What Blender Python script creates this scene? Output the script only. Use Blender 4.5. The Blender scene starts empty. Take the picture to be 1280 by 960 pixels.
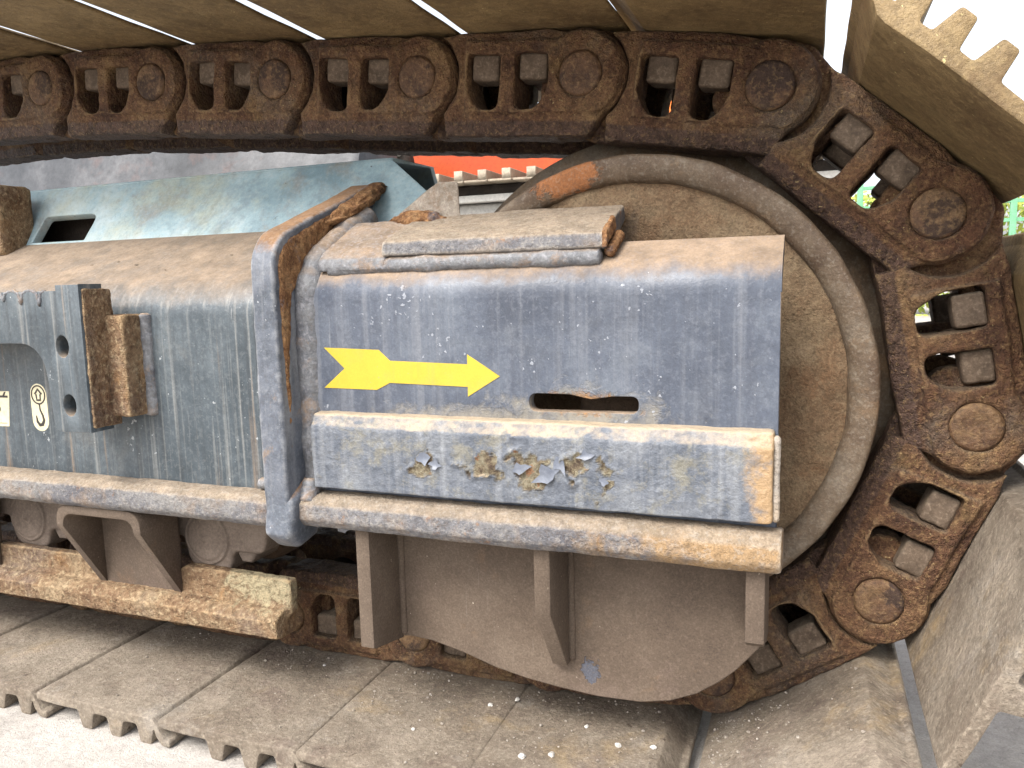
import bpy, bmesh, math, random
from mathutils import Vector, Matrix, noise
random.seed(7)
R = math.radians
scene = bpy.context.scene
col = scene.collection

# ------------------------------------------------------------------ camera
CZ = 0.52
cam_d = bpy.data.cameras.new('camera')
cam = bpy.data.objects.new('camera', cam_d)
col.objects.link(cam)
AX = ((0.93398524, 0.02270012, -0.35658978),
      (0.35640891, -0.13007972, 0.92523076),
      (-0.02538225, -0.99124365, -0.12958306))      # rows: world X, Y, Z seen from the camera (right, down, forward)
m = Matrix.Identity(4)
for r in range(3):
    m[r][0] = AX[r][0]; m[r][1] = -AX[r][1]; m[r][2] = -AX[r][2]
m[0][3], m[1][3], m[2][3] = 0.0, -0.80, CZ
cam.matrix_world = m
cam_d.sensor_width = 36.0
cam_d.lens = 970.0 / 1280.0 * 36.0
cam_d.clip_start = 0.02
cam_d.clip_end = 500
scene.camera = cam

# ------------------------------------------------------------------ light
SUN_EL, SUN_AZ = 50.0, 202.0          # azimuth clockwise from +Y: behind the camera, a little to its left
world = bpy.data.worlds.new('World'); scene.world = world; world.use_nodes = True
wn = world.node_tree; wn.nodes.clear()
sky = wn.nodes.new('ShaderNodeTexSky'); sky.sky_type = 'NISHITA'; sky.sun_disc = False
sky.sun_elevation = R(SUN_EL); sky.sun_rotation = R(SUN_AZ)
sky.air_density = 1.0; sky.dust_density = 4.0; sky.ozone_density = 1.0
bg = wn.nodes.new('ShaderNodeBackground'); bg.inputs['Strength'].default_value = 0.15
wo = wn.nodes.new('ShaderNodeOutputWorld')
hs_ = wn.nodes.new('ShaderNodeHueSaturation'); hs_.inputs['Saturation'].default_value = 0.35      # thin overcast: whitish sky
wn.links.new(sky.outputs[0], hs_.inputs['Color']); wn.links.new(hs_.outputs[0], bg.inputs[0]); wn.links.new(bg.outputs[0], wo.inputs[0])
sd = bpy.data.lights.new('sun', 'SUN'); sd.energy = 1.2; sd.angle = R(24); sd.color = (1.0, 0.96, 0.9)
sun = bpy.data.objects.new('sun', sd); col.objects.link(sun)
sdir = Vector((math.sin(R(SUN_AZ)) * math.cos(R(SUN_EL)), math.cos(R(SUN_AZ)) * math.cos(R(SUN_EL)), math.sin(R(SUN_EL))))
sun.rotation_euler = sdir.to_track_quat('Z', 'Y').to_euler()
sun.location = (0, -4, 6)
scene.view_settings.view_transform = 'Standard'
scene.view_settings.look = 'None'
scene.view_settings.gamma = 1.0
scene.view_settings.exposure = 1.45
scene.render.engine = 'CYCLES'
scene.cycles.max_bounces = 8
scene.cycles.diffuse_bounces = 5

# ------------------------------------------------------------------ materials
class NT:
    def __init__(s, name):
        s.m = bpy.data.materials.new(name); s.m.use_nodes = True
        s.t = s.m.node_tree; s.t.nodes.clear()
        s.out = s.t.nodes.new('ShaderNodeOutputMaterial')
        s.b = s.t.nodes.new('ShaderNodeBsdfPrincipled')
        s.t.links.new(s.b.outputs[0], s.out.inputs[0])
        s.g = s.t.nodes.new('ShaderNodeNewGeometry')
    def l(s, a, b): s.t.links.new(a, b)
    def mapped(s, scale, off=(0, 0, 0)):
        n = s.t.nodes.new('ShaderNodeMapping'); s.l(s.g.outputs['Position'], n.inputs[0])
        n.inputs['Scale'].default_value = scale; n.inputs['Location'].default_value = off
        return n.outputs[0]
    def noise(s, scale, detail=6, rough=0.6, vec=None, dist=0.0):
        n = s.t.nodes.new('ShaderNodeTexNoise')
        s.l(vec if vec else s.g.outputs['Position'], n.inputs['Vector'])
        n.inputs['Scale'].default_value = scale; n.inputs['Detail'].default_value = detail
        n.inputs['Roughness'].default_value = rough; n.inputs['Distortion'].default_value = dist
        return n.outputs['Fac']
    def voro(s, scale, feature='F1', vec=None):
        n = s.t.nodes.new('ShaderNodeTexVoronoi'); n.feature = feature
        s.l(vec if vec else s.g.outputs['Position'], n.inputs['Vector'])
        n.inputs['Scale'].default_value = scale
        return n.outputs['Distance']
    def ramp(s, fac, stops):
        n = s.t.nodes.new('ShaderNodeValToRGB'); s.l(fac, n.inputs[0])
        e = n.color_ramp.elements
        while len(e) < len(stops): e.new(0.5)
        for i, (p, c) in enumerate(stops):
            e[i].position = p
            e[i].color = (c, c, c, 1) if not hasattr(c, '__len__') else (*c[:3], 1)
        return n.outputs[0]
    def mix(s, fac, a, b, blend='MIX'):
        n = s.t.nodes.new('ShaderNodeMix'); n.data_type = 'RGBA'; n.blend_type = blend
        for sock, v in ((n.inputs[0], fac), (n.inputs[6], a), (n.inputs[7], b)):
            if hasattr(v, 'node'): s.l(v, sock)
            elif hasattr(v, '__len__'): sock.default_value = (*v[:3], 1)
            else: sock.default_value = v
        return n.outputs[2]
    def math(s, op, a, b=0.0, clamp=False):
        n = s.t.nodes.new('ShaderNodeMath'); n.operation = op; n.use_clamp = clamp
        for sock, v in ((n.inputs[0], a), (n.inputs[1], b)):
            if hasattr(v, 'node'): s.l(v, sock)
            else: sock.default_value = v
        return n.outputs[0]
    def sep(s, v):
        n = s.t.nodes.new('ShaderNodeSeparateXYZ'); s.l(v, n.inputs[0]); return n.outputs
    def bump(s, hs):
        prev = None
        for h, strength, dist in hs:
            n = s.t.nodes.new('ShaderNodeBump'); s.l(h, n.inputs['Height'])
            n.inputs['Strength'].default_value = strength; n.inputs['Distance'].default_value = dist
            if prev: s.l(prev, n.inputs['Normal'])
            prev = n.outputs[0]
        if prev: s.l(prev, s.b.inputs['Normal'])

def surf(name, ramp, scale=12.0, rough=0.8, metal=0.0, grain=0.25, blotch=None, blotch2=None,
         streak=None, dust=None, speck=None, bump=(0.4, 0.004), pits=None, seed=0.0, spec=0.35, chips=None, scratch=None, mid=0.3, crisp=None, edge=None, attr=None):
    """procedural weathered surface in world space: colour noise, blotches, run streaks, dust on upward faces, specks"""
    n = NT(name)
    off = (seed * 3.1, seed * 1.7, seed * 2.3)
    p = n.mapped((1, 1, 1), off)
    a = n.noise(scale, 7, 0.72, p)
    c = n.ramp(a, [(0.5 + (q - 0.5) * 0.72, cc_) for q, cc_ in ramp])
    fine = n.noise(520.0, 2, 0.75, p)
    midn = n.noise(70.0, 5, 0.78, p)
    rgh = rough
    rsock = None
    def addr(fac, val):
        nonlocal rsock
        base = rsock if rsock else n.math('ADD', rough, 0.0)
        d = n.math('MULTIPLY', n.math('SUBTRACT', val, base), fac)
        rsock = n.math('ADD', base, d)
    if streak:
        for (cs, sx, sz, lo, hi, amt) in streak:
            v = n.mapped((sx, sx * 0.6, sz), (off[0] + 5 + sz, off[1], off[2]))
            f = n.noise(1.0, 5, 0.62, v)
            f = n.math('MULTIPLY', n.ramp(f, [(lo, 0.0), (hi, 1.0)]), amt)
            c = n.mix(f, c, cs)
    hs = []
    for bl in (blotch or []):
        cb, sc, lo, hi, amt = bl
        f0 = n.noise(sc, 6, 0.74, n.mapped((1, 1, 1), (off[0] + sc, off[1] + 2 * sc, off[2] - sc)), 0.3)
        f = n.math('MULTIPLY', n.ramp(f0, [(lo, 0.0), (hi, 1.0)]), amt)
        c = n.mix(f, c, cb); addr(f, 0.9)
    if blotch2:                      # local wear: colour, centre, radii, noise scale, amount
        for cb, ctr, rad, sc, lo, hi, amt in blotch2:
            v = n.mapped(tuple(1.0 / q for q in rad), tuple(-ctr[i] / rad[i] for i in range(3)))
            ln = n.t.nodes.new('ShaderNodeVectorMath'); ln.operation = 'LENGTH'; n.l(v, ln.inputs[0])
            fall = n.math('SUBTRACT', 1.0, ln.outputs['Value'])
            nz = n.noise(sc, 5, 0.72, p, 0.4)
            f = n.math('ADD', n.math('MULTIPLY', fall, 0.55), nz)
            f = n.math('MULTIPLY', n.ramp(f, [(lo, 0.0), (hi, 1.0)]), amt)
            c = n.mix(f, c, cb); addr(f, 0.9)
            hs.append((f, -0.5, 0.002))
    if chips:
        cc, sc, lo, hi, amt = chips
        f0 = n.noise(sc, 3, 0.5, p)
        f1 = n.noise(sc * 0.12, 3, 0.5, p)
        f = n.math('MULTIPLY', n.ramp(n.math('ADD', f0, n.math('MULTIPLY', n.math('SUBTRACT', f1, 0.5), 0.6)), [(lo, 0.0), (hi, 1.0)]), amt)
        c = n.mix(f, c, cc)
        hs.append((f, 0.35, 0.001))
    if scratch:
        cc, amt = scratch
        v = n.mapped((260, 200, 14), off)
        f = n.ramp(n.noise(1.0, 3, 0.6, v), [(0.66, 0.0), (0.74, 1.0)])
        f2 = n.ramp(n.noise(9.0, 3, 0.6, p), [(0.45, 0.0), (0.62, 1.0)])
        c = n.mix(n.math('MULTIPLY', n.math('MULTIPLY', f, f2), amt), c, cc)
    if dust:
        cd, lo, hi, amt = dust
        nz = n.sep(n.g.outputs['Normal'])[2]
        q = n.math('ADD', nz, n.math('MULTIPLY', n.math('SUBTRACT', n.noise(22.0, 5, 0.75, p), 0.5), 1.0))
        f = n.math('MULTIPLY', n.ramp(q, [(max(lo, 0.0), 0.0), (min(hi, 1.0), 1.0)]), amt)
        cd2 = n.mix(n.ramp(n.noise(34.0, 6, 0.7, p), [(0.35, 0.0), (0.65, 1.0)]), cd, tuple(x * 0.6 for x in cd))
        c = n.mix(f, c, cd2); addr(f, 0.95)
    if attr:                        # rubbed zone stored on the mesh
        an, ca, ar = attr
        at = n.t.nodes.new('ShaderNodeAttribute'); at.attribute_name = an
        f = n.ramp(n.math('ADD', at.outputs['Fac'], n.math('MULTIPLY', n.math('SUBTRACT', midn, 0.5), 0.9)), [(0.42, 0.0), (0.62, 1.0)])
        f = n.math('MULTIPLY', f, 0.85)
        c = n.mix(f, c, n.mix(n.ramp(midn, [(0.4, 0.0), (0.6, 1.0)]), ca, tuple(q * 1.7 for q in ca))); addr(f, ar)
    if grain:
        g = n.ramp(fine, [(0.3, 1.0 - grain), (0.66, 1.0)])
        c = n.mix(1.0, c, g, 'MULTIPLY')
        c = n.mix(1.0, c, n.ramp(midn, [(0.36, 1.0 - mid), (0.5, 1.0 - 0.3 * mid), (0.64, 1.0)]), 'MULTIPLY')
    if crisp:                       # sharp light and dark grains
        cl, cd_, sc, amt = crisp
        gf = n.noise(sc, 3, 0.62, n.mapped((1, 1, 1), (off[0] + 11, off[1] + 7, off[2] + 3)))
        c = n.mix(n.math('MULTIPLY', n.ramp(gf, [(0.53, 0.0), (0.66, 1.0)]), amt), c, cl)
        c = n.mix(n.math('MULTIPLY', n.ramp(gf, [(0.34, 1.0), (0.46, 0.0)]), amt), c, cd_)
    if edge:                        # wear along convex edges of dense meshes
        ce, lo, hi, amt = edge
        pt = n.math('ADD', n.g.outputs['Pointiness'], n.math('MULTIPLY', n.math('SUBTRACT', midn, 0.5), 0.10))
        c = n.mix(n.math('MULTIPLY', n.ramp(pt, [(lo, 0.0), (hi, 1.0)]), amt), c, ce)
    if speck:
        cs, sc, lo, amt = speck
        f = n.math('MULTIPLY', n.ramp(n.noise(sc, 2, 0.5, p), [(lo, 0.0), (lo + 0.04, 1.0)]), amt)
        c = n.mix(f, c, cs)
    n.l(c, n.b.inputs['Base Color'])
    n.b.inputs['Metallic'].default_value = metal
    n.b.inputs['Specular IOR Level'].default_value = spec
    if rsock: n.l(rsock, n.b.inputs['Roughness'])
    else: n.b.inputs['Roughness'].default_value = rough
    hsum = n.math('MULTIPLY', midn, bump[0] * bump[1] * 2.2)
    hsum = n.math('ADD', hsum, n.math('MULTIPLY', fine, bump[0] * bump[1] * 0.5))
    if crisp: hsum = n.math('ADD', hsum, n.math('MULTIPLY', gf, 0.0012 * bump[0]))
    if pits:
        hsum = n.math('ADD', hsum, n.math('MULTIPLY', n.ramp(n.noise(pits[0], 3, 0.6, p), [(0.34, 0.0), (0.5, 1.0)]), pits[1] * pits[2] * 0.6))
    for h_, st, ds in hs:
        hsum = n.math('ADD', hsum, n.math('MULTIPLY', h_, st * ds))
    hs = [(hsum, 1.0, 1.0)]
    n.bump(hs)
    return n.m

TAN = (0.37, 0.265, 0.175)
ML = {}
ML['paint'] = surf('weathered_blue_grey_paint', [(0.3, (0.048, 0.058, 0.081)), (0.5, (0.076, 0.090, 0.120)), (0.7, (0.117, 0.134, 0.164))],
    scale=9, rough=0.40, grain=0.2, spec=0.5, bump=(0.14, 0.0015),
    streak=[((0.25, 0.255, 0.27), 90, 2.6, 0.50, 0.75, 0.45), ((0.045, 0.05, 0.07), 60, 2.0, 0.52, 0.72, 0.5)],
    blotch=[((0.19, 0.205, 0.225), 16, 0.54, 0.78, 0.4)],
    blotch2=[((0.26, 0.235, 0.185), (-0.187, -0.14, 0.40), (0.125, 0.05, 0.04), 60, 0.66, 0.95, 0.8),
             ((0.32, 0.17, 0.065), (-0.187, -0.14, 0.411), (0.064, 0.05, 0.018), 90, 0.68, 0.86, 0.9),
             ((0.26, 0.235, 0.19), (-0.30, -0.14, 0.395), (0.18, 0.05, 0.022), 55, 0.74, 1.0, 0.7)],
    dust=(TAN, 0.36, 0.75, 0.9), chips=((0.36, 0.38, 0.42), 190, 0.735, 0.76, 0.7), scratch=((0.34, 0.35, 0.36), 0.5), mid=0.16, crisp=((0.22, 0.23, 0.26), (0.06, 0.066, 0.085), 260, 0.16))
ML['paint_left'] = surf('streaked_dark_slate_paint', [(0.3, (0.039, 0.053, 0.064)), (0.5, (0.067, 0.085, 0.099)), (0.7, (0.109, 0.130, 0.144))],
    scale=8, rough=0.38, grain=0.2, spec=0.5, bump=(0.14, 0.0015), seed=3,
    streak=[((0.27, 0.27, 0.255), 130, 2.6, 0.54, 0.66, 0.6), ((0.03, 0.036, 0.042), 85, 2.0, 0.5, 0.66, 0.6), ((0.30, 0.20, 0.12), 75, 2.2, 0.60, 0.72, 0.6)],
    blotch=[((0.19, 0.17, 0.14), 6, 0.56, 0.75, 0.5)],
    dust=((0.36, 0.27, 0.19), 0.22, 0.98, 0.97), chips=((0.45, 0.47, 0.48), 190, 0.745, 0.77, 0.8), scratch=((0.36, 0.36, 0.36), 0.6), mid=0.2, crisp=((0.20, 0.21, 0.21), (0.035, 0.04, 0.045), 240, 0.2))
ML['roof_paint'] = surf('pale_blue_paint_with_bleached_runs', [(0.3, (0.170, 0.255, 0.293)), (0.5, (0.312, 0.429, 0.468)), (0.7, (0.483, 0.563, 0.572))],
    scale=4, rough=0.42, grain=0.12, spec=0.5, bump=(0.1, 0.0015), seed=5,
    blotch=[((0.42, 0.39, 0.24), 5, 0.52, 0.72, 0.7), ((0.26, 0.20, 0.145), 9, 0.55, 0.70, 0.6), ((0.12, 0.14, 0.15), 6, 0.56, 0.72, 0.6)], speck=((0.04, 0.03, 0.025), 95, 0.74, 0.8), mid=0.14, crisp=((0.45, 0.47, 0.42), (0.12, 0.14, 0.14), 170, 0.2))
ML['flange'] = surf('dusty_rust_stained_grey_steel', [(0.3, (0.10, 0.10, 0.115)), (0.5, (0.16, 0.157, 0.165)), (0.7, (0.235, 0.225, 0.215))],
    scale=14, rough=0.65, grain=0.3, bump=(0.4, 0.003), seed=11,
    blotch=[((0.30, 0.20, 0.12), 18, 0.50, 0.68, 0.6), ((0.30, 0.14, 0.05), 48, 0.60, 0.7, 0.7), ((0.085, 0.075, 0.07), 30, 0.6, 0.7, 0.6)],
    blotch2=[((0.38, 0.24, 0.11), (-0.05, -0.165, 0.295), (0.17, 0.08, 0.06), 40, 0.62, 0.9, 0.8)],
    dust=((0.38, 0.30, 0.215), 0.25, 0.75, 0.9), pits=(200, 0.5, 0.002), mid=0.25, crisp=((0.34, 0.31, 0.27), (0.10, 0.075, 0.055), 230, 0.35), edge=((0.42, 0.36, 0.29), 0.52, 0.56, 0.6))
def pad_material():
    n = NT('peeling_grey_paint'); p = n.g.outputs['Position']
    at = n.t.nodes.new('ShaderNodeAttribute'); at.attribute_name = 'wear'
    w = at.outputs['Fac']
    c = n.ramp(n.noise(18, 6, 0.72), [(0.36, (0.075, 0.088, 0.112)), (0.5, (0.112, 0.125, 0.150)), (0.64, (0.17, 0.182, 0.20))])
    c = n.mix(n.math('MULTIPLY', n.ramp(n.noise(1.0, 5, 0.62, n.mapped((90, 50, 4))), [(0.5, 0.0), (0.72, 1.0)]), 0.5), c, (0.29, 0.30, 0.31))
    c = n.mix(n.math('MULTIPLY', n.ramp(n.noise(34, 5, 0.75, n.mapped((1, 1, 1), (4, 2, 9))), [(0.52, 0.0), (0.66, 1.0)]), 0.55), c, (0.25, 0.225, 0.15))
    bare = n.ramp(n.noise(75, 5, 0.72), [(0.36, (0.06, 0.038, 0.024)), (0.47, (0.15, 0.115, 0.07)), (0.58, (0.23, 0.205, 0.14)), (0.66, (0.22, 0.105, 0.05))])
    c = n.mix(w, c, bare)
    v = n.mapped((1 / 0.03, 1 / 0.05, 1 / 0.12), (0.022 / 0.03, 0.155 / 0.05, -0.355 / 0.12))
    ln = n.t.nodes.new('ShaderNodeVectorMath'); ln.operation = 'LENGTH'; n.l(v, ln.inputs[0])
    f = n.ramp(n.math('ADD', n.math('MULTIPLY', n.math('SUBTRACT', 1.0, ln.outputs['Value']), 0.55), n.noise(60, 5, 0.72)), [(0.6, 0.0), (0.85, 1.0)])
    c = n.mix(n.math('MULTIPLY', f, 0.85), c, (0.38, 0.24, 0.11))
    q = n.math('ADD', n.sep(n.g.outputs['Normal'])[2], n.math('MULTIPLY', n.math('SUBTRACT', n.noise(30, 5, 0.75), 0.5), 1.0))
    c = n.mix(n.math('MULTIPLY', n.ramp(q, [(0.33, 0.0), (0.7, 1.0)]), 0.9), c, (0.42, 0.33, 0.225))
    fine = n.noise(300, 3, 0.75)
    c = n.mix(1.0, c, n.ramp(fine, [(0.3, 0.76), (0.66, 1.0)]), 'MULTIPLY')
    n.l(c, n.b.inputs['Base Color'])
    n.l(n.math('ADD', 0.45, n.math('MULTIPLY', w, 0.45)), n.b.inputs['Roughness'])
    h = n.math('ADD', n.math('MULTIPLY', n.noise(140, 5, 0.7), 0.0022), n.math('MULTIPLY', n.math('MULTIPLY', w, n.noise(260, 4, 0.7)), 0.003))
    n.bump([(h, 1.0, 1.0)])
    return n.m
ML['pad'] = pad_material()
ML['weld'] = surf('grey_weld_metal', [(0.3, (0.105, 0.110, 0.125)), (0.6, (0.200, 0.204, 0.210))], scale=30, rough=0.5, grain=0.2,
    blotch=[((0.33, 0.20, 0.10), 26, 0.52, 0.68, 0.7)], bump=(0.3, 0.003), seed=2, dust=(TAN, 0.45, 0.9, 0.8), mid=0.25, crisp=((0.32, 0.31, 0.33), (0.10, 0.08, 0.07), 220, 0.35))
ML['lug'] = surf('pale_dusty_cut_steel', [(0.3, (0.20, 0.165, 0.13)), (0.5, (0.29, 0.25, 0.205)), (0.7, (0.36, 0.32, 0.27))], scale=20, rough=0.85, grain=0.25, bump=(0.4, 0.003), seed=25,
    blotch=[((0.20, 0.11, 0.06), 26, 0.54, 0.68, 0.7)], mid=0.25, crisp=((0.42, 0.37, 0.31), (0.13, 0.085, 0.055), 230, 0.35))
ML['rust_edge'] = surf('flaking_orange_rust', [(0.3, (0.16, 0.07, 0.03)), (0.5, (0.30, 0.15, 0.065)), (0.7, (0.42, 0.25, 0.12))],
    scale=30, rough=0.95, grain=0.35, bump=(0.8, 0.005), seed=4, blotch=[((0.20, 0.19, 0.21), 22, 0.55, 0.65, 0.8)], crisp=((0.48, 0.27, 0.12), (0.07, 0.03, 0.015), 200, 0.6))
ML['collar'] = surf('rusted_grey_collar_steel', [(0.3, (0.07, 0.082, 0.10)), (0.5, (0.115, 0.128, 0.155)), (0.7, (0.17, 0.182, 0.205))],
    scale=14, rough=0.45, grain=0.2, bump=(0.2, 0.002), seed=6, streak=[((0.34, 0.34, 0.34), 80, 3.5, 0.54, 0.72, 0.5)],
    blotch=[((0.34, 0.22, 0.12), 24, 0.60, 0.72, 0.6)], dust=((0.30, 0.17, 0.085), 0.40, 0.72, 0.95), chips=((0.46, 0.48, 0.5), 190, 0.74, 0.77, 0.7), mid=0.2, crisp=((0.26, 0.27, 0.28), (0.07, 0.06, 0.055), 240, 0.22), edge=((0.36, 0.36, 0.36), 0.52, 0.56, 0.6))
ML['link'] = surf('rust_brown_cast_steel', [(0.28, (0.065, 0.030, 0.018)), (0.45, (0.151, 0.074, 0.039)), (0.6, (0.224, 0.125, 0.063)), (0.75, (0.336, 0.213, 0.103))],
    scale=13, rough=0.85, grain=0.45, bump=(0.9, 0.005), seed=1,
    blotch=[((0.16, 0.060, 0.034), 9, 0.55, 0.68, 0.4), ((0.30, 0.205, 0.08), 15, 0.56, 0.72, 0.55), ((0.185, 0.150, 0.115), 7, 0.51, 0.68, 0.75)],
    dust=((0.30, 0.225, 0.15), 0.45, 0.95, 0.6), pits=(150, 0.8, 0.003), speck=((0.42, 0.33, 0.16), 330, 0.70, 0.6), mid=0.4, crisp=((0.36, 0.23, 0.105), (0.045, 0.022, 0.013), 230, 0.32), edge=((0.34, 0.235, 0.12), 0.53, 0.58, 0.6), attr=('rail', (0.072, 0.043, 0.033), 0.5))
ML['pin'] = surf('worn_pin_steel', [(0.3, (0.065, 0.034, 0.021)), (0.5, (0.135, 0.072, 0.038)), (0.7, (0.22, 0.135, 0.068))], scale=22, rough=0.6,
    grain=0.3, bump=(0.5, 0.003), seed=9, blotch=[((0.055, 0.036, 0.030), 13, 0.52, 0.56, 0.8)], crisp=((0.30, 0.20, 0.10), (0.03, 0.018, 0.012), 210, 0.35))
ML['nut'] = surf('dusty_brown_nut_steel', [(0.3, (0.085, 0.058, 0.038)), (0.6, (0.15, 0.108, 0.075))], scale=40, rough=0.75, grain=0.25, bump=(0.3, 0.002), seed=12,
    dust=((0.28, 0.23, 0.17), 0.3, 0.8, 0.5), mid=0.25, crisp=((0.26, 0.20, 0.145), (0.05, 0.033, 0.022), 260, 0.35), edge=((0.28, 0.22, 0.16), 0.54, 0.6, 0.6))
ML['shoe'] = surf('dust_caked_track_shoe_steel', [(0.28, (0.139, 0.106, 0.080)), (0.45, (0.197, 0.158, 0.119)), (0.6, (0.254, 0.211, 0.163)), (0.75, (0.317, 0.264, 0.206))],
    scale=7, rough=0.85, grain=0.3, bump=(0.35, 0.003), seed=14,
    blotch=[((0.40, 0.28, 0.13), 6, 0.55, 0.72, 0.65), ((0.125, 0.085, 0.072), 10, 0.54, 0.68, 0.65), ((0.34, 0.31, 0.27), 14, 0.56, 0.7, 0.5), ((0.07, 0.045, 0.03), 60, 0.64, 0.67, 0.8)],
    speck=((0.5, 0.45, 0.37), 240, 0.76, 0.7), pits=(120, 0.25, 0.002), mid=0.3, crisp=((0.40, 0.34, 0.26), (0.12, 0.09, 0.065), 210, 0.3))
ML['shoe_top'] = surf('golden_brown_track_shoe_steel', [(0.28, (0.137, 0.088, 0.042)), (0.5, (0.227, 0.156, 0.074)), (0.75, (0.351, 0.250, 0.126))],
    scale=7, rough=0.6, grain=0.25, bump=(0.35, 0.003), seed=15,
    blotch=[((0.30, 0.22, 0.10), 9, 0.56, 0.75, 0.5), ((0.10, 0.055, 0.03), 13, 0.57, 0.7, 0.6)], speck=((0.5, 0.42, 0.2), 220, 0.72, 0.8), mid=0.25, crisp=((0.34, 0.25, 0.12), (0.07, 0.045, 0.022), 150, 0.3))  # golden brown tone for shoes of the top run and upper curve
ML['guard'] = surf('dust_coated_guard_steel', [(0.3, (0.088, 0.063, 0.046)), (0.5, (0.119, 0.087, 0.063)), (0.7, (0.156, 0.118, 0.087))],
    scale=5, rough=0.85, grain=0.35, bump=(0.2, 0.002), seed=16,
    blotch=[((0.23, 0.165, 0.14), 7, 0.55, 0.75, 0.5), ((0.105, 0.078, 0.06), 5, 0.54, 0.72, 0.5), ((0.26, 0.155, 0.08), 11, 0.6, 0.75, 0.45)], scratch=((0.30, 0.26, 0.22), 0.35),
    blotch2=[((0.10, 0.11, 0.14), (-0.197, -0.09, 0.135), (0.016, 0.05, 0.022), 50, 0.72, 0.76, 0.9)],
    speck=((0.5, 0.43, 0.35), 190, 0.755, 0.8), mid=0.08, crisp=((0.20, 0.152, 0.115), (0.085, 0.06, 0.043), 360, 0.25))
ML['guard_bar'] = surf('ochre_rusted_guard_bar', [(0.3, (0.16, 0.09, 0.05)), (0.5, (0.27, 0.17, 0.095)), (0.7, (0.36, 0.26, 0.155))],
    scale=12, rough=0.9, grain=0.35, bump=(0.6, 0.004), seed=17,
    blotch=[((0.21, 0.155, 0.12), 7, 0.48, 0.62, 0.8), ((0.33, 0.17, 0.06), 22, 0.58, 0.7, 0.6)],
    blotch2=[((0.46, 0.40, 0.25), (-0.585, -0.1, 0.18), (0.075, 0.06, 0.035), 45, 0.62, 0.75, 0.85)], pits=(140, 0.5, 0.003), mid=0.35, crisp=((0.46, 0.36, 0.22), (0.10, 0.05, 0.025), 180, 0.5), edge=((0.44, 0.31, 0.17), 0.52, 0.57, 0.6))
ML['roller'] = surf('brown_grey_roller_casting', [(0.3, (0.125, 0.095, 0.075)), (0.6, (0.19, 0.148, 0.118))], scale=12, rough=0.85, grain=0.25, bump=(0.3, 0.002), seed=18, mid=0.15, crisp=((0.24, 0.19, 0.15), (0.08, 0.06, 0.045), 260, 0.3))
ML['idler'] = surf('olive_brown_idler_casting', [(0.28, (0.12, 0.066, 0.036)), (0.45, (0.18, 0.112, 0.062)), (0.6, (0.215, 0.15, 0.088)), (0.75, (0.27, 0.195, 0.12))],
    scale=9, rough=0.85, grain=0.4, bump=(0.5, 0.003), seed=19,
    blotch=[((0.19, 0.09, 0.04), 7, 0.55, 0.7, 0.6), ((0.20, 0.185, 0.16), 6, 0.58, 0.72, 0.6)], pits=(220, 0.5, 0.002), mid=0.3, crisp=((0.28, 0.205, 0.12), (0.09, 0.055, 0.03), 300, 0.3))
ML['rim'] = surf('scuffed_grey_idler_rim', [(0.3, (0.095, 0.059, 0.036)), (0.5, (0.147, 0.106, 0.070)), (0.7, (0.199, 0.162, 0.123))],
    scale=11, rough=0.6, grain=0.3, bump=(0.35, 0.002), seed=20,
    blotch=[((0.24, 0.15, 0.08), 12, 0.52, 0.66, 0.75)],
    blotch2=[((0.34, 0.135, 0.05), (-0.232, -0.045, 0.622), (0.055, 0.06, 0.030), 30, 0.70, 0.78, 0.9)], mid=0.25, crisp=((0.25, 0.22, 0.18), (0.08, 0.06, 0.045), 280, 0.3))
ML['black'] = surf('near_black_steel', [(0.3, (0.02, 0.016, 0.013)), (0.7, (0.05, 0.036, 0.026))], scale=12, rough=0.8)
ML['inner'] = surf('rusty_inner_steel', [(0.3, (0.06, 0.04, 0.028)), (0.7, (0.13, 0.085, 0.055))], scale=14, rough=0.9)
ML['yellow'] = surf('yellow_vinyl', [(0.3, (0.43, 0.315, 0.026)), (0.7, (0.47, 0.35, 0.036))], scale=5, rough=0.55, grain=0.08, mid=0.06, bump=(0.02, 0.0005), streak=[((0.30, 0.24, 0.10), 110, 3.0, 0.56, 0.74, 0.35)], blotch=[((0.40, 0.30, 0.09), 12, 0.54, 0.72, 0.5)], speck=((0.30, 0.25, 0.13), 210, 0.74, 0.6))
ML['cream'] = surf('cream_vinyl', [(0.3, (0.62, 0.56, 0.38)), (0.7, (0.72, 0.66, 0.46))], scale=20, rough=0.6, grain=0.1, bump=(0.02, 0.0005))
ML['print'] = surf('dark_print', [(0.3, (0.025, 0.022, 0.02)), (0.7, (0.05, 0.04, 0.035))], scale=20, rough=0.6, grain=0.0, bump=(0.02, 0.0005))
ML['flake'] = surf('curled_paint_flake', [(0.3, (0.11, 0.125, 0.16)), (0.7, (0.17, 0.185, 0.22))], scale=60, rough=0.4, grain=0.1, bump=(0.1, 0.001))
ML['red'] = surf('orange_red_machine_paint', [(0.3, (0.42, 0.055, 0.009)), (0.7, (0.48, 0.072, 0.011))], scale=3, rough=0.45, grain=0.05, bump=(0.05, 0.001))
ML['orange'] = surf('bright_orange_machine_paint', [(0.3, (0.78, 0.17, 0.02)), (0.7, (0.85, 0.22, 0.03))], scale=3, rough=0.45, grain=0.05, bump=(0.05, 0.001))
ML['grey_body'] = surf('rubbed_grey_steel_shade_darkened', [(0.3, (0.03, 0.033, 0.038)), (0.5, (0.065, 0.068, 0.074)), (0.7, (0.13, 0.13, 0.135))], scale=3.5, rough=0.45, metal=0.2, grain=0.1,
    blotch=[((0.20, 0.11, 0.09), 5, 0.56, 0.72, 0.5)], bump=(0.1, 0.001), seed=21)  # albedo lowered: shade of the missing upper body is put into the colour
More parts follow.
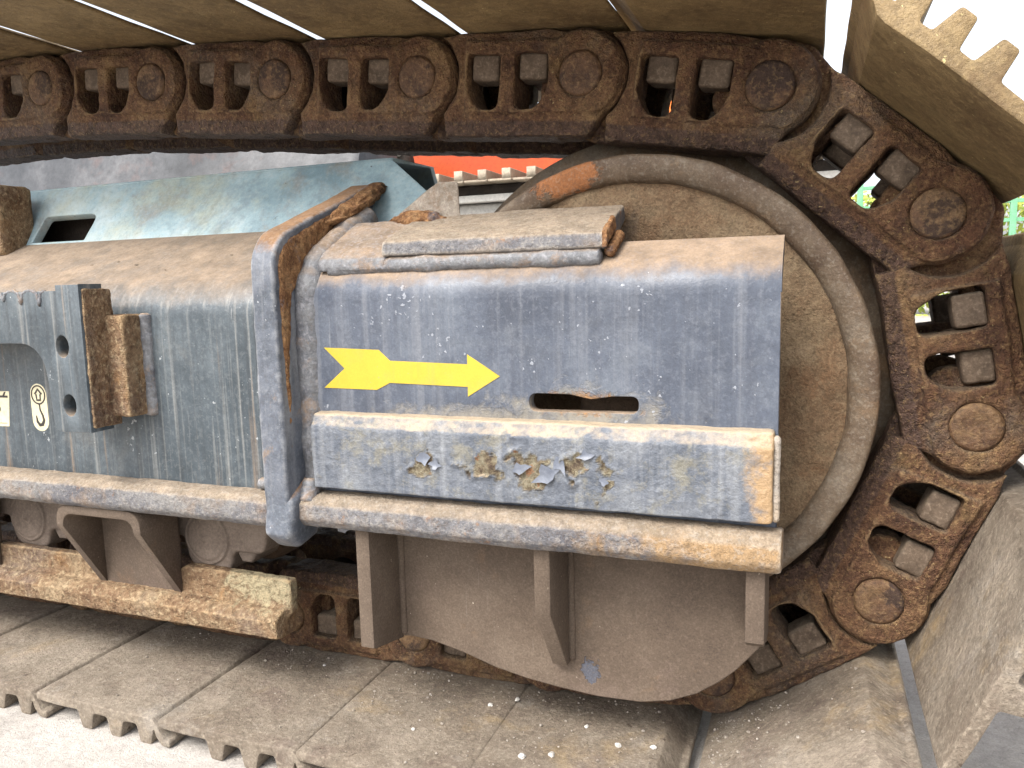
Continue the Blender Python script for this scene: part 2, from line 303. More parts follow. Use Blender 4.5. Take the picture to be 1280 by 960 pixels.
ML['pale_steel'] = surf('pale_grey_steel', [(0.3, (0.42, 0.41, 0.38)), (0.7, (0.52, 0.50, 0.46))], scale=6, rough=0.6, grain=0.1)
ML['far_steel'] = surf('far_track_steel', [(0.3, (0.28, 0.23, 0.17)), (0.7, (0.44, 0.37, 0.28))], scale=6, rough=0.7, grain=0.1)
ML['concrete'] = surf('pale_dusty_concrete', [(0.28, (0.340, 0.315, 0.281)), (0.5, (0.459, 0.425, 0.387)), (0.75, (0.544, 0.510, 0.468))], scale=3, rough=0.9, grain=0.25, bump=(0.3, 0.004),
    blotch=[((0.33, 0.31, 0.28), 9, 0.58, 0.7, 0.5)], speck=((0.12, 0.11, 0.1), 130, 0.73, 0.8), mid=0.2)
ML['fence'] = surf('green_fence_paint', [(0.3, (0.14, 0.38, 0.20)), (0.7, (0.20, 0.46, 0.27))], scale=6, rough=0.5, grain=0.1)
ML['leaf'] = surf('yellow_green_leaf', [(0.3, (0.22, 0.32, 0.05)), (0.5, (0.40, 0.46, 0.09)), (0.7, (0.55, 0.52, 0.12))], scale=7, rough=0.7, grain=0.1)
ML['grit'] = surf('pale_grit', [(0.3, (0.24, 0.20, 0.155)), (0.5, (0.38, 0.33, 0.275)), (0.7, (0.55, 0.50, 0.44))], scale=160, rough=0.9, grain=0.2)
ML['pebble'] = surf('white_limestone', [(0.3, (0.55, 0.52, 0.47)), (0.7, (0.74, 0.71, 0.66))], scale=60, rough=0.9, grain=0.2)
ML['leaf_bit'] = surf('dry_dark_leaf', [(0.3, (0.03, 0.02, 0.015)), (0.7, (0.09, 0.055, 0.03))], scale=60, rough=0.9, grain=0.2)

# ------------------------------------------------------------------ mesh helpers
def link_obj(name, me, mat=None, parent=None, loc=(0, 0, 0), rot=(0, 0, 0)):
    o = bpy.data.objects.new(name, me); col.objects.link(o)
    o.location = loc; o.rotation_euler = rot
    if mat is not None and me is not None and len(me.materials) == 0: me.materials.append(ML[mat])
    if parent is not None:
        o.parent = parent
        o.matrix_parent_inverse = parent.matrix_basis.inverted()
    return o

def rnd(pts, r, seg=5):
    """round the corners of a closed 2D outline; r one radius or one per corner"""
    out = []; k = len(pts)
    for i in range(k):
        ri = r[i] if hasattr(r, '__len__') else r
        p = Vector(pts[i]); a = Vector(pts[i - 1]) - p; b = Vector(pts[(i + 1) % k]) - p
        if ri <= 0 or a.length < 1e-6 or b.length < 1e-6: out.append(tuple(p)); continue
        a_n, b_n = a.normalized(), b.normalized()
        ang = a_n.angle(b_n)
        if ang > math.pi - 0.05: out.append(tuple(p)); continue
        d = min(ri / math.tan(ang / 2), a.length * 0.48, b.length * 0.48)
        p0, p1 = p + a_n * d, p + b_n * d
        for s in range(seg + 1):
            t = s / seg
            q = p0 * (1 - t) ** 2 + p * 2 * t * (1 - t) + p1 * t * t
            out.append(tuple(q))
    return out

def circ(cx, cy, r, n=28, a0=0.0, a1=2 * math.pi):
    full = abs(a1 - a0 - 2 * math.pi) < 1e-6
    return [(cx + r * math.cos(a0 + (a1 - a0) * i / (n if full else n - 1)), cy + r * math.sin(a0 + (a1 - a0) * i / (n if full else n - 1))) for i in range(n)]

def plate(outlines, y0, y1, bevel=0.002, res=1):
    """flat XZ outlines (first outer, rest holes) given thickness from y0 (near) to y1 (far), edges bevelled; returns mesh"""
    cu = bpy.data.curves.new('t', 'CURVE'); cu.dimensions = '2D'; cu.fill_mode = 'BOTH'
    for o in outlines:
        sp = cu.splines.new('POLY'); sp.points.add(len(o) - 1)
        for i, q in enumerate(o): sp.points[i].co = (q[0], q[1], 0, 1)
        sp.use_cyclic_u = True
    d = (y1 - y0) / 2; bv = min(bevel, d * 0.9)
    cu.extrude = d - bv; cu.bevel_depth = bv; cu.offset = -bv; cu.bevel_resolution = res
    ob = bpy.data.objects.new('t', cu); col.objects.link(ob)
    dg = bpy.context.evaluated_depsgraph_get()
    me = bpy.data.meshes.new_from_object(ob.evaluated_get(dg))
    bpy.data.objects.remove(ob); bpy.data.curves.remove(cu)
    mid = (y0 + y1) / 2
    me.transform(Matrix(((1, 0, 0, 0), (0, 0, -1, mid), (0, 1, 0, 0), (0, 0, 0, 1))))
    bm = bmesh.new(); bm.from_mesh(me)
    bmesh.ops.remove_doubles(bm, verts=bm.verts, dist=1e-6)
    bmesh.ops.recalc_face_normals(bm, faces=bm.faces)
    bm.to_mesh(me); bm.free(); me.materials.clear()
    return me

def section(pts, x0, x1, bevel=0.002):
    """closed YZ section run along X"""
    me = plate([[(p[0], p[1]) for p in pts]], 0.0, x1 - x0, bevel)
    # plate gives X=a, Z=b, Y thickness -> map a->Y, b->Z, thickness->X
    me.transform(Matrix(((0, 1, 0, x0), (1, 0, 0, 0), (0, 0, 1, 0), (0, 0, 0, 1))))
    me.flip_normals()
    return me

def join(*mes):
    bm = bmesh.new()
    for q in mes: bm.from_mesh(q)
    me = bpy.data.meshes.new('j'); bm.to_mesh(me); bm.free()
    return me

def box(x0, x1, y0, y1, z0, z1, bevel=0.002):
    return plate([[(x0, z0), (x1, z0), (x1, z1), (x0, z1)]], y0, y1, bevel)

def lathe(prof, axis_y=True, n=64, center=(0, 0, 0)):
    """profile of (radius, y) turned about the Y axis through center"""
    bm = bmesh.new(); rings = []
    for r, y in prof:
        if r < 1e-5: rings.append([bm.verts.new((center[0], center[1] + y, center[2]))]); continue
        rings.append([bm.verts.new((center[0] + r * math.cos(2 * math.pi * i / n), center[1] + y, center[2] + r * math.sin(2 * math.pi * i / n))) for i in range(n)])
    for a, b in zip(rings, rings[1:]):
        for i in range(n):
            j = (i + 1) % n
            if len(a) == 1 and len(b) == 1: continue
            if len(a) == 1: bm.faces.new((a[0], b[j], b[i]))
            elif len(b) == 1: bm.faces.new((a[i], a[j], b[0]))
            else: bm.faces.new((a[i], a[j], b[j], b[i]))
    bmesh.ops.recalc_face_normals(bm, faces=bm.faces)
    for f in bm.faces: f.smooth = True
    me = bpy.data.meshes.new('l'); bm.to_mesh(me); bm.free()
    return me

def remesh(me, voxel=0.0025, smooth=3, disp=0.0006, freq=60.0, disp2=0.0, freq2=12.0, off=0.0):
    ob = bpy.data.objects.new('t', me); col.objects.link(ob)
    md = ob.modifiers.new('r', 'REMESH'); md.mode = 'VOXEL'; md.voxel_size = voxel; md.use_smooth_shade = True
    if smooth:
        ms = ob.modifiers.new('s', 'SMOOTH'); ms.factor = 0.5; ms.iterations = smooth
    dg = bpy.context.evaluated_depsgraph_get()
    out = bpy.data.meshes.new_from_object(ob.evaluated_get(dg))
    bpy.data.objects.remove(ob)
    ov = Vector((off, off * 0.7, -off))
    if disp or disp2:
        nr = [v.normal.copy() for v in out.vertices]
        for v, nn in zip(out.vertices, nr):
            d = 0.0
            if disp: d += noise.noise(v.co * freq + ov) * disp + noise.noise(v.co * freq * 2.3 + ov) * disp * 0.5
            if disp2: d += noise.noise(v.co * freq2 + ov) * disp2
            v.co += nn * d
    for p in out.polygons: p.use_smooth = True
    out.materials.clear()
    return out

def smooth_by_angle(me, ang=35):
    bm = bmesh.new(); bm.from_mesh(me)
    for f in bm.faces: f.smooth = True
    for e in bm.edges:
        e.smooth = not (len(e.link_faces) == 2 and e.calc_face_angle(0) > R(ang))
    bm.to_mesh(me); bm.free()
    return me

def tube_path(pts, rad, n=8, ripple=0.0, pitch=0.006, flat=1.0, seed=0):
    """swept bead along 3D points with ripples"""
    P = [Vector(pts[0])]
    for a, b in zip(pts, pts[1:]):
        a, b = Vector(a), Vector(b); k = max(1, int((b - a).length / 0.002))
        for i in range(1, k + 1): P.append(a.lerp(b, i / k))
    bm = bmesh.new(); rings = []; dist = 0.0
    for i, p in enumerate(P):
        t = (P[min(i + 1, len(P) - 1)] - P[max(i - 1, 0)]).normalized()
        u = t.cross(Vector((0.3, -1, 0.2))).normalized(); w = t.cross(u)
        if i: dist += (p - P[i - 1]).length
        r = rad * (1 + ripple * math.sin(dist / pitch * 2 * math.pi) + 0.25 * noise.noise(Vector((dist * 40, seed, 0))))
        if i == 0 or i == len(P) - 1: r *= 0.4
        rings.append([bm.verts.new(p + (u * math.cos(6.2832 * k / n) + w * math.sin(6.2832 * k / n) * flat) * r) for k in range(n)])
    for a, b in zip(rings, rings[1:]):
        for k in range(n): bm.faces.new((a[k], a[(k + 1) % n], b[(k + 1) % n], b[k])).smooth = True
    bm.faces.new(rings[0]); bm.faces.new(list(reversed(rings[-1])))
    bmesh.ops.recalc_face_normals(bm, faces=bm.faces)
    me = bpy.data.meshes.new('w'); bm.to_mesh(me); bm.free()
    return me

def thing(name, label, cat, loc=(0, 0, 0), group=None):
    o = bpy.data.objects.new(name, None); col.objects.link(o); o.location = loc
    o.empty_display_size = 0.1
    o['label'] = label; o['category'] = cat
    if group: o['group'] = group
    return o

def tag(o, label, cat, group=None):
    o['label'] = label; o['category'] = cat
    if group: o['group'] = group
    return o

# ------------------------------------------------------------------ the setting
bm = bmesh.new()
bmesh.ops.create_grid(bm, x_segments=8, y_segments=8, size=60)
me = bpy.data.meshes.new('yard_ground'); bm.to_mesh(me); bm.free()
yard = link_obj('yard_ground', me, 'concrete', loc=(0, 0, 0.0165)); yard['kind'] = 'structure'

# ------------------------------------------------------------------ the undercarriage
U = thing('excavator_undercarriage', 'weathered grey blue excavator crawler undercarriage with rusty track chain around its idler wheel', 'undercarriage', (-0.3, 0.1, 0.0))
def part(name, me, mat, parent=U, label=None, **k):
    o = link_obj(name, me, mat, parent, **k)
    if label: o['label'] = label
    return o

# ---- track chain: pin positions (x, z), top run -> round the idler -> bottom run
PINS = [(-1.36, 0.803), (-1.17, 0.803), (-0.977, 0.797), (-0.788, 0.784), (-0.599, 0.766), (-0.413, 0.747), (-0.227, 0.730), (-0.038, 0.697),
        (0.111, 0.566), (0.144, 0.378), (0.070, 0.207), (-0.083, 0.104), (-0.255, 0.096), (-0.438, 0.096), (-0.627, 0.096),
        (-0.817, 0.096), (-1.007, 0.096), (-1.197, 0.096), (-1.387, 0.096)]
def window(u0, u1, top=0.024, bot=-0.037):
    return rnd([(u0, top), (u0 + 0.001, bot + 0.012), (u0 + 0.010, bot), (u1 - 0.008, bot), (u1, bot + 0.016), (u1, top)], [0.003, 0.008, 0.006, 0.006, 0.012, 0.003])
def window2(u0, u1, top=0.022, bot=-0.035):
    return rnd([(u0, top), (u0, bot), (u1 - 0.012, bot), (u1, bot + 0.022), (u1, top)], [0.005, 0.010, 0.016, 0.016, 0.005])
W1 = [(2 * 0.0825 - x, z) for x, z in window2(0.064, 0.101)]
W1.reverse()
W2 = window2(0.119, 0.154)
boss = circ(0.19, 0.0, 0.0455, 26, R(-58), R(112))
near_outline = [(0.038, -0.062), (0.201, -0.062)] + boss + [(0.150, 0.046), (0.052, 0.046)] + circ(0.0, 0.0, 0.0510, 12, R(56), R(-48))
raised = [(0.062, -0.0385), (0.209, -0.0385)] + circ(0.19, 0.0, 0.0425, 24, R(-60), R(105)) + [(0.160, 0.034), (0.060, 0.036)]
inner_outline = rnd([(-0.046, -0.045), (0.02, -0.062), (0.165, -0.062), (0.165, 0.044), (0.03, 0.046), (0.0, 0.052), (-0.046, 0.03)], [0.03, 0.012, 0.004, 0.004, 0.01, 0.02, 0.03])
hole = list(reversed(circ(0.19, 0, 0.0232, 24)))
near_link = join(
    plate([near_outline, W1, W2], 0.0, 0.025, 0.005),
    plate([raised, W1, W2, hole], -0.0055, 0.010, 0.003),
    plate([inner_outline, W1, W2], 0.020, 0.046, 0.003),
    section([(0.002, -0.042), (0.001, -0.050), (0.008, -0.0605), (0.046, -0.0605), (0.046, -0.042)], 0.040, 0.196, 0.003))
base_link = near_link
near_links, far_links = [], []
for k in range(4):
    q = remesh(base_link, 0.0020, 2, 0.0010, 75, 0.0018, 18, k * 7.3)
    f = q.copy()
    f.transform(Matrix(((1, 0, 0, 0), (0, -1, 0, 0.175), (0, 0, 1, 0), (0, 0, 0, 1)))); f.flip_normals()
    for w_ in (q, f):
        w_.materials.append(ML['link'])
        ra = w_.attributes.new('rail', 'FLOAT', 'POINT')
        for v in w_.vertices:
            if 0.02 < v.co.x < 0.22: ra.data[v.index].value = max(0.0, min(1.0, (-0.040 - v.co.z) / 0.012))
    q.name = f.name = 'track_link'
    near_links.append(q); far_links.append(f)
pin_me = lathe([(0, -0.0050), (0.012, -0.0045), (0.019, -0.0062), (0.0225, -0.0035), (0.0225, 0.005), (0.0225, 0.170), (0.0225, 0.175), (0, 0.1785)], n=32, center=(0.19, 0, 0))
pin_me.materials.append(ML['pin'])
bush_me = lathe([(0.0, 0.044), (0.032, 0.044), (0.032, 0.131), (0.0, 0.131)], n=24, center=(0.19, 0, 0)); smooth_by_angle(bush_me)
bush_me.materials.append(ML['black'])
nut_me = join(plate([rnd([(-0.0155, -0.003), (0.0155, -0.003), (0.0155, 0.024), (-0.0155, 0.024)], 0.004)], 0.004, 0.034, 0.0035, 2))
nut_me = remesh(nut_me, 0.0014, 1, 0.0004, 120); nut_me.materials.append(ML['nut'])
nutf_me = nut_me.copy(); nutf_me.transform(Matrix.Translation((0, 0.135, 0)))
A0 = 0.041
def shoe_profile():
    inner = [(A0 - 0.017, 0.0695), (A0 - 0.009, 0.0690), (A0 + 0.006, 0.0475), (A0 + 0.014, 0.0465), (A0 + 0.187, 0.0465)]
    out = [(A0 + 0.188, 0.0575)]
    for c in (0.108, 0.063, 0.019):
        out += [(A0 + c + 0.013, 0.0585), (A0 + c + 0.0075, 0.0795), (A0 + c - 0.0075, 0.0795), (A0 + c - 0.013, 0.0585)]
    out += [(A0 + 0.004, 0.068), (A0 - 0.004, 0.0775), (A0 - 0.016, 0.0785)]
    return inner + out
def shoe_profile_top():
    inner = [(A0 - 0.017, 0.0665), (A0 - 0.006, 0.0640), (A0 + 0.018, 0.0478), (A0 + 0.026, 0.0465), (A0 + 0.188, 0.0465)]
    out = [(A0 + 0.1885, 0.0510), (A0 + 0.165, 0.0570)]
    for c in (0.098, 0.064, 0.032):
        out += [(A0 + c + 0.011, 0.0585), (A0 + c + 0.0065, 0.0795), (A0 + c - 0.0065, 0.0795), (A0 + c - 0.011, 0.0585)]
    out += [(A0 + 0.012, 0.066), (A0 - 0.004, 0.0730), (A0 - 0.016, 0.0740)]
    return inner + out
shoe_pts_top = shoe_profile_top()
shoe_pts_top = rnd(shoe_pts_top, [0.003] * len(shoe_pts_top), 3)
shoe_pts = shoe_profile()
shoe_pts = rnd(shoe_pts, [0.004] * len(shoe_pts), 3)
def wavy(me, amp, seed):
    """subdivide the long faces and dent them a little"""
    bm = bmesh.new(); bm.from_mesh(me)
    for k in range(1, 24):
        y = -0.19 + 0.58 * k / 24
        bmesh.ops.bisect_plane(bm, geom=bm.verts[:] + bm.edges[:] + bm.faces[:], plane_co=(0, y, 0), plane_no=(0, 1, 0))
    for k in range(1, 9):
        bmesh.ops.bisect_plane(bm, geom=bm.verts[:] + bm.edges[:] + bm.faces[:], plane_co=(A0 + 0.02 * k, 0, 0), plane_no=(1, 0, 0))
    for v in bm.verts:
        q = v.co * 14 + Vector((seed, 0, 0))
        v.co += Vector((noise.noise(q + Vector((9, 0, 0))) * 0.4, noise.noise(v.co * 30) * 0.5, noise.noise(q))) * amp
    bm.to_mesh(me); bm.free(); return me
shoe_me = smooth_by_angle(wavy(plate([shoe_pts], -0.192, 0.367, 0.002), 0.0018, 0), 32)
shoe2_me = smooth_by_angle(wavy(plate([shoe_pts_top], -0.192, 0.367, 0.0015), 0.0016, 7), 32)
shoe_me.materials.append(ML['shoe']); shoe2_me.materials.append(ML['shoe_top'])
for i in range(len(PINS) - 1):
    (xa, za), (xb, zb) = PINS[i], PINS[i + 1]
    th = math.atan2(zb - za, xb - xa)
    loc, rot = (xa, 0, za), (0, -th, 0)
    L = part('track_link', near_links[i % 4], None, loc=loc, rot=rot)
    F = part('track_link', far_links[(i + 1) % 4], None, loc=loc, rot=rot)
    part('bushing', bush_me, None, loc=loc, rot=rot)
    p = link_obj('pin', pin_me, None); p.parent = L
    p.rotation_euler = (0, 0, 0)
    for k, (uc, me_, par) in enumerate(((0.084, nut_me, L), (0.138, nut_me, L), (0.084, nutf_me, F), (0.138, nutf_me, F))):
        q = link_obj('nut', me_, None); q.parent = par
        q.location = (uc + random.uniform(-0.002, 0.002), random.uniform(-0.002, 0.002), random.uniform(-0.0015, 0.001))
        q.rotation_euler = (0, 0, random.uniform(-0.1, 0.1))
    part('track_shoe', shoe2_me if i <= 8 else shoe_me, None, loc=loc, rot=rot)

# ---- idler wheel
IC = (-0.166, 0.0, CZ - 0.107)
idl = lathe([(0, -0.016), (0.05, -0.022), (0.085, -0.022), (0.13, -0.030), (0.165, -0.0345), (0.185, -0.034), (0.196, -0.0315), (0.203, -0.031)], n=128, center=IC)
bm = bmesh.new(); bm.from_mesh(idl)
bmesh.ops.subdivide_edges(bm, edges=bm.edges, cuts=4, use_grid_fill=True)
for v in bm.verts:
    dx, dz = v.co.x + 0.195, v.co.z - 0.578
    g = math.exp(-((dx / 0.030) ** 2 + (dz / 0.016) ** 2)); g2 = math.exp(-(((dx - 0.022) / 0.02) ** 2 + ((dz + 0.005) / 0.012) ** 2))
    v.co.y += -0.013 * g + 0.009 * g2 + 0.0035 * noise.noise(v.co * 25) + 0.0010 * noise.noise(v.co * 80)
for f in bm.faces: f.smooth = True
bm.to_mesh(idl); bm.free()
idler = part('idler_wheel', idl, 'idler', label='brown dished idler wheel')
rimm = lathe([(0.199, -0.010), (0.200, -0.031), (0.2015, -0.0365), (0.204, -0.0395), (0.208, -0.0415), (0.214, -0.0435), (0.2215, -0.0445), (0.2248, -0.0432), (0.2265, -0.040), (0.2265, 0.048),
              (0.2285, 0.053), (0.262, 0.058), (0.266, 0.0875), (0.262, 0.117), (0.2285, 0.122), (0.2265, 0.127), (0.2265, 0.21), (0.218, 0.22), (0.19, 0.219), (0.185, 0.19), (0, 0.19)], n=160, center=IC)
for v in rimm.vertices:
    if v.co.y < 0:
        d = (Vector((v.co.x, 0, v.co.z)) - Vector((IC[0], 0, IC[2]))).normalized()
        v.co += Vector((d.x, -0.3, d.z)) * 0.0014 * noise.noise(v.co * 30)
r_ = link_obj('rim', rimm, 'rim'); r_.parent = idler

# ---- frame: left box section
def arc(cx, cz, r, a0, a1, n=8): return [(cx + r * math.cos(R(a0 + (a1 - a0) * i / (n - 1))), cz + r * math.sin(R(a0 + (a1 - a0) * i / (n - 1)))) for i in range(n)]
YF = -0.14
sec = [(YF, 0.300)] + arc(YF + 0.045, 0.492, 0.045, 180, 117, 14) + [(0.0, 0.590), (0.20, 0.590)] + arc(0.34 - 0.022, 0.508, 0.022, 63, 0, 8) + [(0.34, 0.300)]
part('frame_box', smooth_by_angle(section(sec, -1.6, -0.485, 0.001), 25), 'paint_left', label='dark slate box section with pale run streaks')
# pale blue ridge plate on the box with an oblong access hole
def slope_map(me, p0, e2):
    """plate local X stays world X, local Z runs up direction e2 (Y,Z) from p0, local -Y is the outward normal"""
    e2 = Vector((0, e2[0], e2[1])).normalized(); nrm = Vector((0, -e2.z, e2.y))
    M = Matrix.Identity(4)
    for r_i in range(3):
        M[r_i][0] = (1, 0, 0)[r_i]; M[r_i][1] = -nrm[r_i]; M[r_i][2] = e2[r_i]; M[r_i][3] = (0, p0[0], p0[1])[r_i]
    me.transform(M); return me
hl = math.hypot(0.05, 0.083)
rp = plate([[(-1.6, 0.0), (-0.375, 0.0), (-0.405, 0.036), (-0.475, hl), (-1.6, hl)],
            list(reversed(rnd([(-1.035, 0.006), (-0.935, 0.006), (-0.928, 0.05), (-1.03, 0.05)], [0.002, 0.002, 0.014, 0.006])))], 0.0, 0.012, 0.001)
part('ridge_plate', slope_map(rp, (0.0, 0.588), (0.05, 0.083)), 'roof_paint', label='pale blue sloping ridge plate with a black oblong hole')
part('ridge_box', box(-1.6, -0.52, 0.07, 0.155, 0.57, 0.668, 0.001), 'black')  # near-black fill behind the hole; interior darkness is put into its colour
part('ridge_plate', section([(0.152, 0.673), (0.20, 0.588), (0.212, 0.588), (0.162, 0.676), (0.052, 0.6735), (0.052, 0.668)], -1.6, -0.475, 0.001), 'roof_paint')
# carrier bracket at the far left
cb = remesh(join(box(-1.20, -1.045, -0.035, 0.02, 0.575, 0.672, 0.006), box(-1.19, -1.06, -0.044, -0.03, 0.64, 0.665, 0.004)), 0.003, 2, 0.0012, 50)
part('carrier_bracket', cb, 'inner' if False else 'guard_bar')

# ---- collar between left box and yoke
cout = [(-0.177, 0.272), (-0.177, 0.53)] + arc(-0.130, 0.535, 0.047, 172, 120, 8) + [(0.012, 0.638), (0.03, 0.636), (0.04, 0.60), (0.0, 0.575), (-0.10, 0.50), (-0.12, 0.265), (-0.155, 0.262)]
cme = remesh(section(cout, -0.512, -0.484, 0.003), 0.0022, 1, 0.0006, 60, 0.0010, 15)
part('collar', cme, 'collar', label='thick rounded collar plate with a rusty edge')
# band of flaking rust on the collar's flank
cr = [(-0.166, 0.36), (-0.169, 0.53)] + arc(-0.130, 0.535, 0.039, 172, 120, 8) + [(0.008, 0.630), (0.008, 0.605), (-0.10, 0.552), (-0.150, 0.515), (-0.159, 0.45), (-0.163, 0.36)]
part('rust_scale', remesh(section(cr, -0.487, -0.4825, 0.001), 0.002, 2, 0.0014, 90, 0.001, 30), 'rust_edge')
# fillet weld beside the collar
wpts = [(-0.480, -0.130, 0.30), (-0.480, -0.131, 0.36), (-0.479, -0.131, 0.42), (-0.478, -0.131, 0.50), (-0.477, -0.128, 0.522), (-0.476, -0.116, 0.541), (-0.475, -0.092, 0.556), (-0.473, -0.05, 0.580), (-0.473, -0.02, 0.597)]
part('weld_bead', tube_path(wpts, 0.0165, 16, 0.01, 0.016, 1.0, 1), 'weld')

# ---- yoke: bent outer plate, with an oblong slot
zb = 0.310
slot = rnd([(-0.238, 0.403), (-0.137, 0.404), (-0.137, 0.419), (-0.160, 0.4185), (-0.180, 0.4155), (-0.20, 0.4195), (-0.238, 0.4195)], [0.008, 0.008, 0.008, 0.01, 0.01, 0.01, 0.008])
ff = plate([[(-0.485, 0.29), (-0.022, 0.29), (-0.022, 0.508), (-0.485, 0.508)], list(reversed(slot))], YF, YF + 0.014, 0.0008)
part('yoke_plate', ff, 'paint', label='grey blue outer plate of the idler yoke')
def bend(x0, x1, yend):
    o = arc(YF + 0.036, 0.507, 0.036, 180, 120, 12); e = o[-1]
    k = (yend - e[0]); o.append((yend, e[1] + k * 0.577))
    inn = arc(YF + 0.036, 0.507, 0.022, 120, 180, 12)
    k2 = yend - inn[0][0] + 0.006
    o.append((yend + 0.006, inn[0][1] + k2 * 0.577))
    return smooth_by_angle(section(o + inn, x0, x1, 0.00005), 25)
part('yoke_bend', bend(-0.175, -0.0215, -0.094), 'paint')
part('yoke_bend', bend(-0.485, -0.175, -0.046), 'paint')
# thick cap plate welded over the bend
cp = section([(-0.133, 0.5485), (-0.1315, 0.5615), (-0.120, 0.5665), (-0.046, 0.5925), (-0.040, 0.578), (-0.105, 0.545)], -0.390, -0.169, 0.002)
part('cap_plate', remesh(cp, 0.0020, 1, 0.0006, 60, 0.0012, 14), 'flange', label='thick bar welded along the top bend')
part('weld_bead', tube_path([(-0.455, -0.1245, 0.538), (-0.40, -0.125, 0.5395), (-0.30, -0.1255, 0.541), (-0.172, -0.125, 0.541)], 0.0085, 10, 0.02, 0.01, 1.0, 5), 'weld')
part('filler_plate', remesh(section([(-0.1345, 0.533), (-0.1325, 0.547), (-0.121, 0.556), (-0.06, 0.588), (-0.06, 0.58), (-0.12, 0.54)], -0.464, -0.386, 0.001), 0.0024, 8, 0.0010, 50), 'weld')
part('rust_scale', remesh(section([(-0.1335, 0.548), (-0.131, 0.5635), (-0.10, 0.578), (-0.095, 0.567)], -0.171, -0.1655, 0.001), 0.0016, 1, 0.0012, 90), 'rust_edge')
part('weld_bead', tube_path([(-0.166, -0.125, 0.543), (-0.164, -0.113, 0.552), (-0.163, -0.096, 0.561)], 0.005, 8, 0.15, 0.006, 1.0, 9), 'rust_edge')
# cut lug at the back edge of the yoke top
bm = bmesh.new()
LV = [bm.verts.new(q) for q in [(-0.379, -0.050, 0.606), (-0.366, -0.050, 0.626), (-0.343, -0.050, 0.625), (-0.341, -0.050, 0.575), (-0.362, -0.050, 0.575),
                                (-0.430, -0.035, 0.592), (-0.405, 0.0, 0.625), (-0.372, 0.0, 0.628), (-0.372, 0.0, 0.57), (-0.43, 0.0, 0.57)]]
bm2 = bmesh.ops.convex_hull(bm, input=bm.verts)
lg = bpy.data.meshes.new('lug'); bm.to_mesh(lg); bm.free()
part('lug', remesh(lg, 0.0015, 1, 0.0004, 70), 'lug', label='grey cut lug packed with brown dirt')
dm = bmesh.new(); bmesh.ops.create_icosphere(dm, subdivisions=4, radius=1.0)
for v in dm.verts: v.co = Vector((v.co.x * 0.034, v.co.y * 0.013, v.co.z * 0.012)) * (1 + 0.25 * noise.noise(v.co * 2.5) + 0.12 * noise.noise(v.co * 8)) + Vector((-0.388, -0.056, 0.585))
dme = bpy.data.meshes.new('dirt'); dm.to_mesh(dme); dm.free()
for p in dme.polygons: p.use_smooth = True
part('packed_dirt', dme, 'rust_edge')
# dirt heap on the collar crest
dm = bmesh.new(); bmesh.ops.create_icosphere(dm, subdivisions=4, radius=1.0)
for v in dm.verts: v.co = Vector((v.co.x * 0.020, v.co.y * 0.06, v.co.z * 0.009)) * (1 + 0.22 * noise.noise(v.co * 3) + 0.15 * noise.noise(v.co * 9)) + Vector((-0.485, -0.022, 0.614 + v.co.y * 0.028))
dme = bpy.data.meshes.new('dirt'); dm.to_mesh(dme); dm.free()
for p in dme.polygons: p.use_smooth = True
part('packed_dirt', dme, 'rust_edge')
# inside of the yoke, far plate
part('yoke_block', remesh(box(-0.50, -0.395, -0.10, 0.30, 0.33, 0.57, 0.01), 0.006, 1, 0.002, 30), 'inner')
part('axle_block', remesh(box(-0.205, -0.11, -0.095, -0.05, 0.35, 0.45, 0.006), 0.003, 1, 0.0015, 50), 'inner')
part('yoke_plate', plate([[(-0.485, 0.29), (-0.022, 0.29), (-0.022, 0.56), (-0.485, 0.56)]], 0.326, 0.34, 0.0008), 'paint', label='outer plate on the hidden side of the yoke')

# ---- raised wear plate with flaking paint
wp = section([(-0.134, 0.318), (-0.157, 0.3195), (-0.158, 0.382), (-0.151, 0.3945), (-0.134, 0.396)], -0.466, -0.0245, 0.002)
wp = remesh(wp, 0.0016, 2, 0.0005, 110, 0.0008, 30)
def peel(co):
    g = math.exp(-(((co.x + 0.245) / 0.085) ** 2 + ((co.z - 0.354) / 0.026) ** 2)) * 0.62
    g = max(g, math.exp(-(((co.x + 0.335) / 0.028) ** 2 + ((co.z - 0.352) / 0.018) ** 2)) * 0.58, math.exp(-(((co.x + 0.165) / 0.02) ** 2 + ((co.z - 0.35) / 0.025) ** 2)) * 0.5)
    q = co * 1.0
    return g - 0.50 + 0.42 * noise.noise(q * 45) + 0.22 * noise.noise(q * 110) + 0.12 * noise.noise(q * 240)
att = wp.attributes.new('wear', 'FLOAT', 'POINT')
for k, v in enumerate(wp.vertices):
    if v.co.y > -0.150: continue
    f = peel(v.co)
    att.data[k].value = max(0.0, min(1.0, f / 0.05 + 0.5))
    v.co.y -= 0.0030 * max(0.0, f + 0.42) * (noise.noise(v.co * 95) + 0.6 * noise.noise(v.co * 210))
    if f > 0: v.co.y += 0.0010
    else: v.co.y -= 0.0030 * math.exp(-(f / 0.09) ** 2) * max(0.0, noise.noise(v.co * 60 + Vector((5, 5, 5))) + 0.25)
wear = part('wear_plate', wp, 'pad', label='raised wear plate with curling paint flakes')
part('weld_bead', tube_path([(-0.0225, -0.150, 0.320), (-0.0225, -0.150, 0.392)], 0.0032, 8, 0.04, 0.006, 1.0, 4), 'flange')
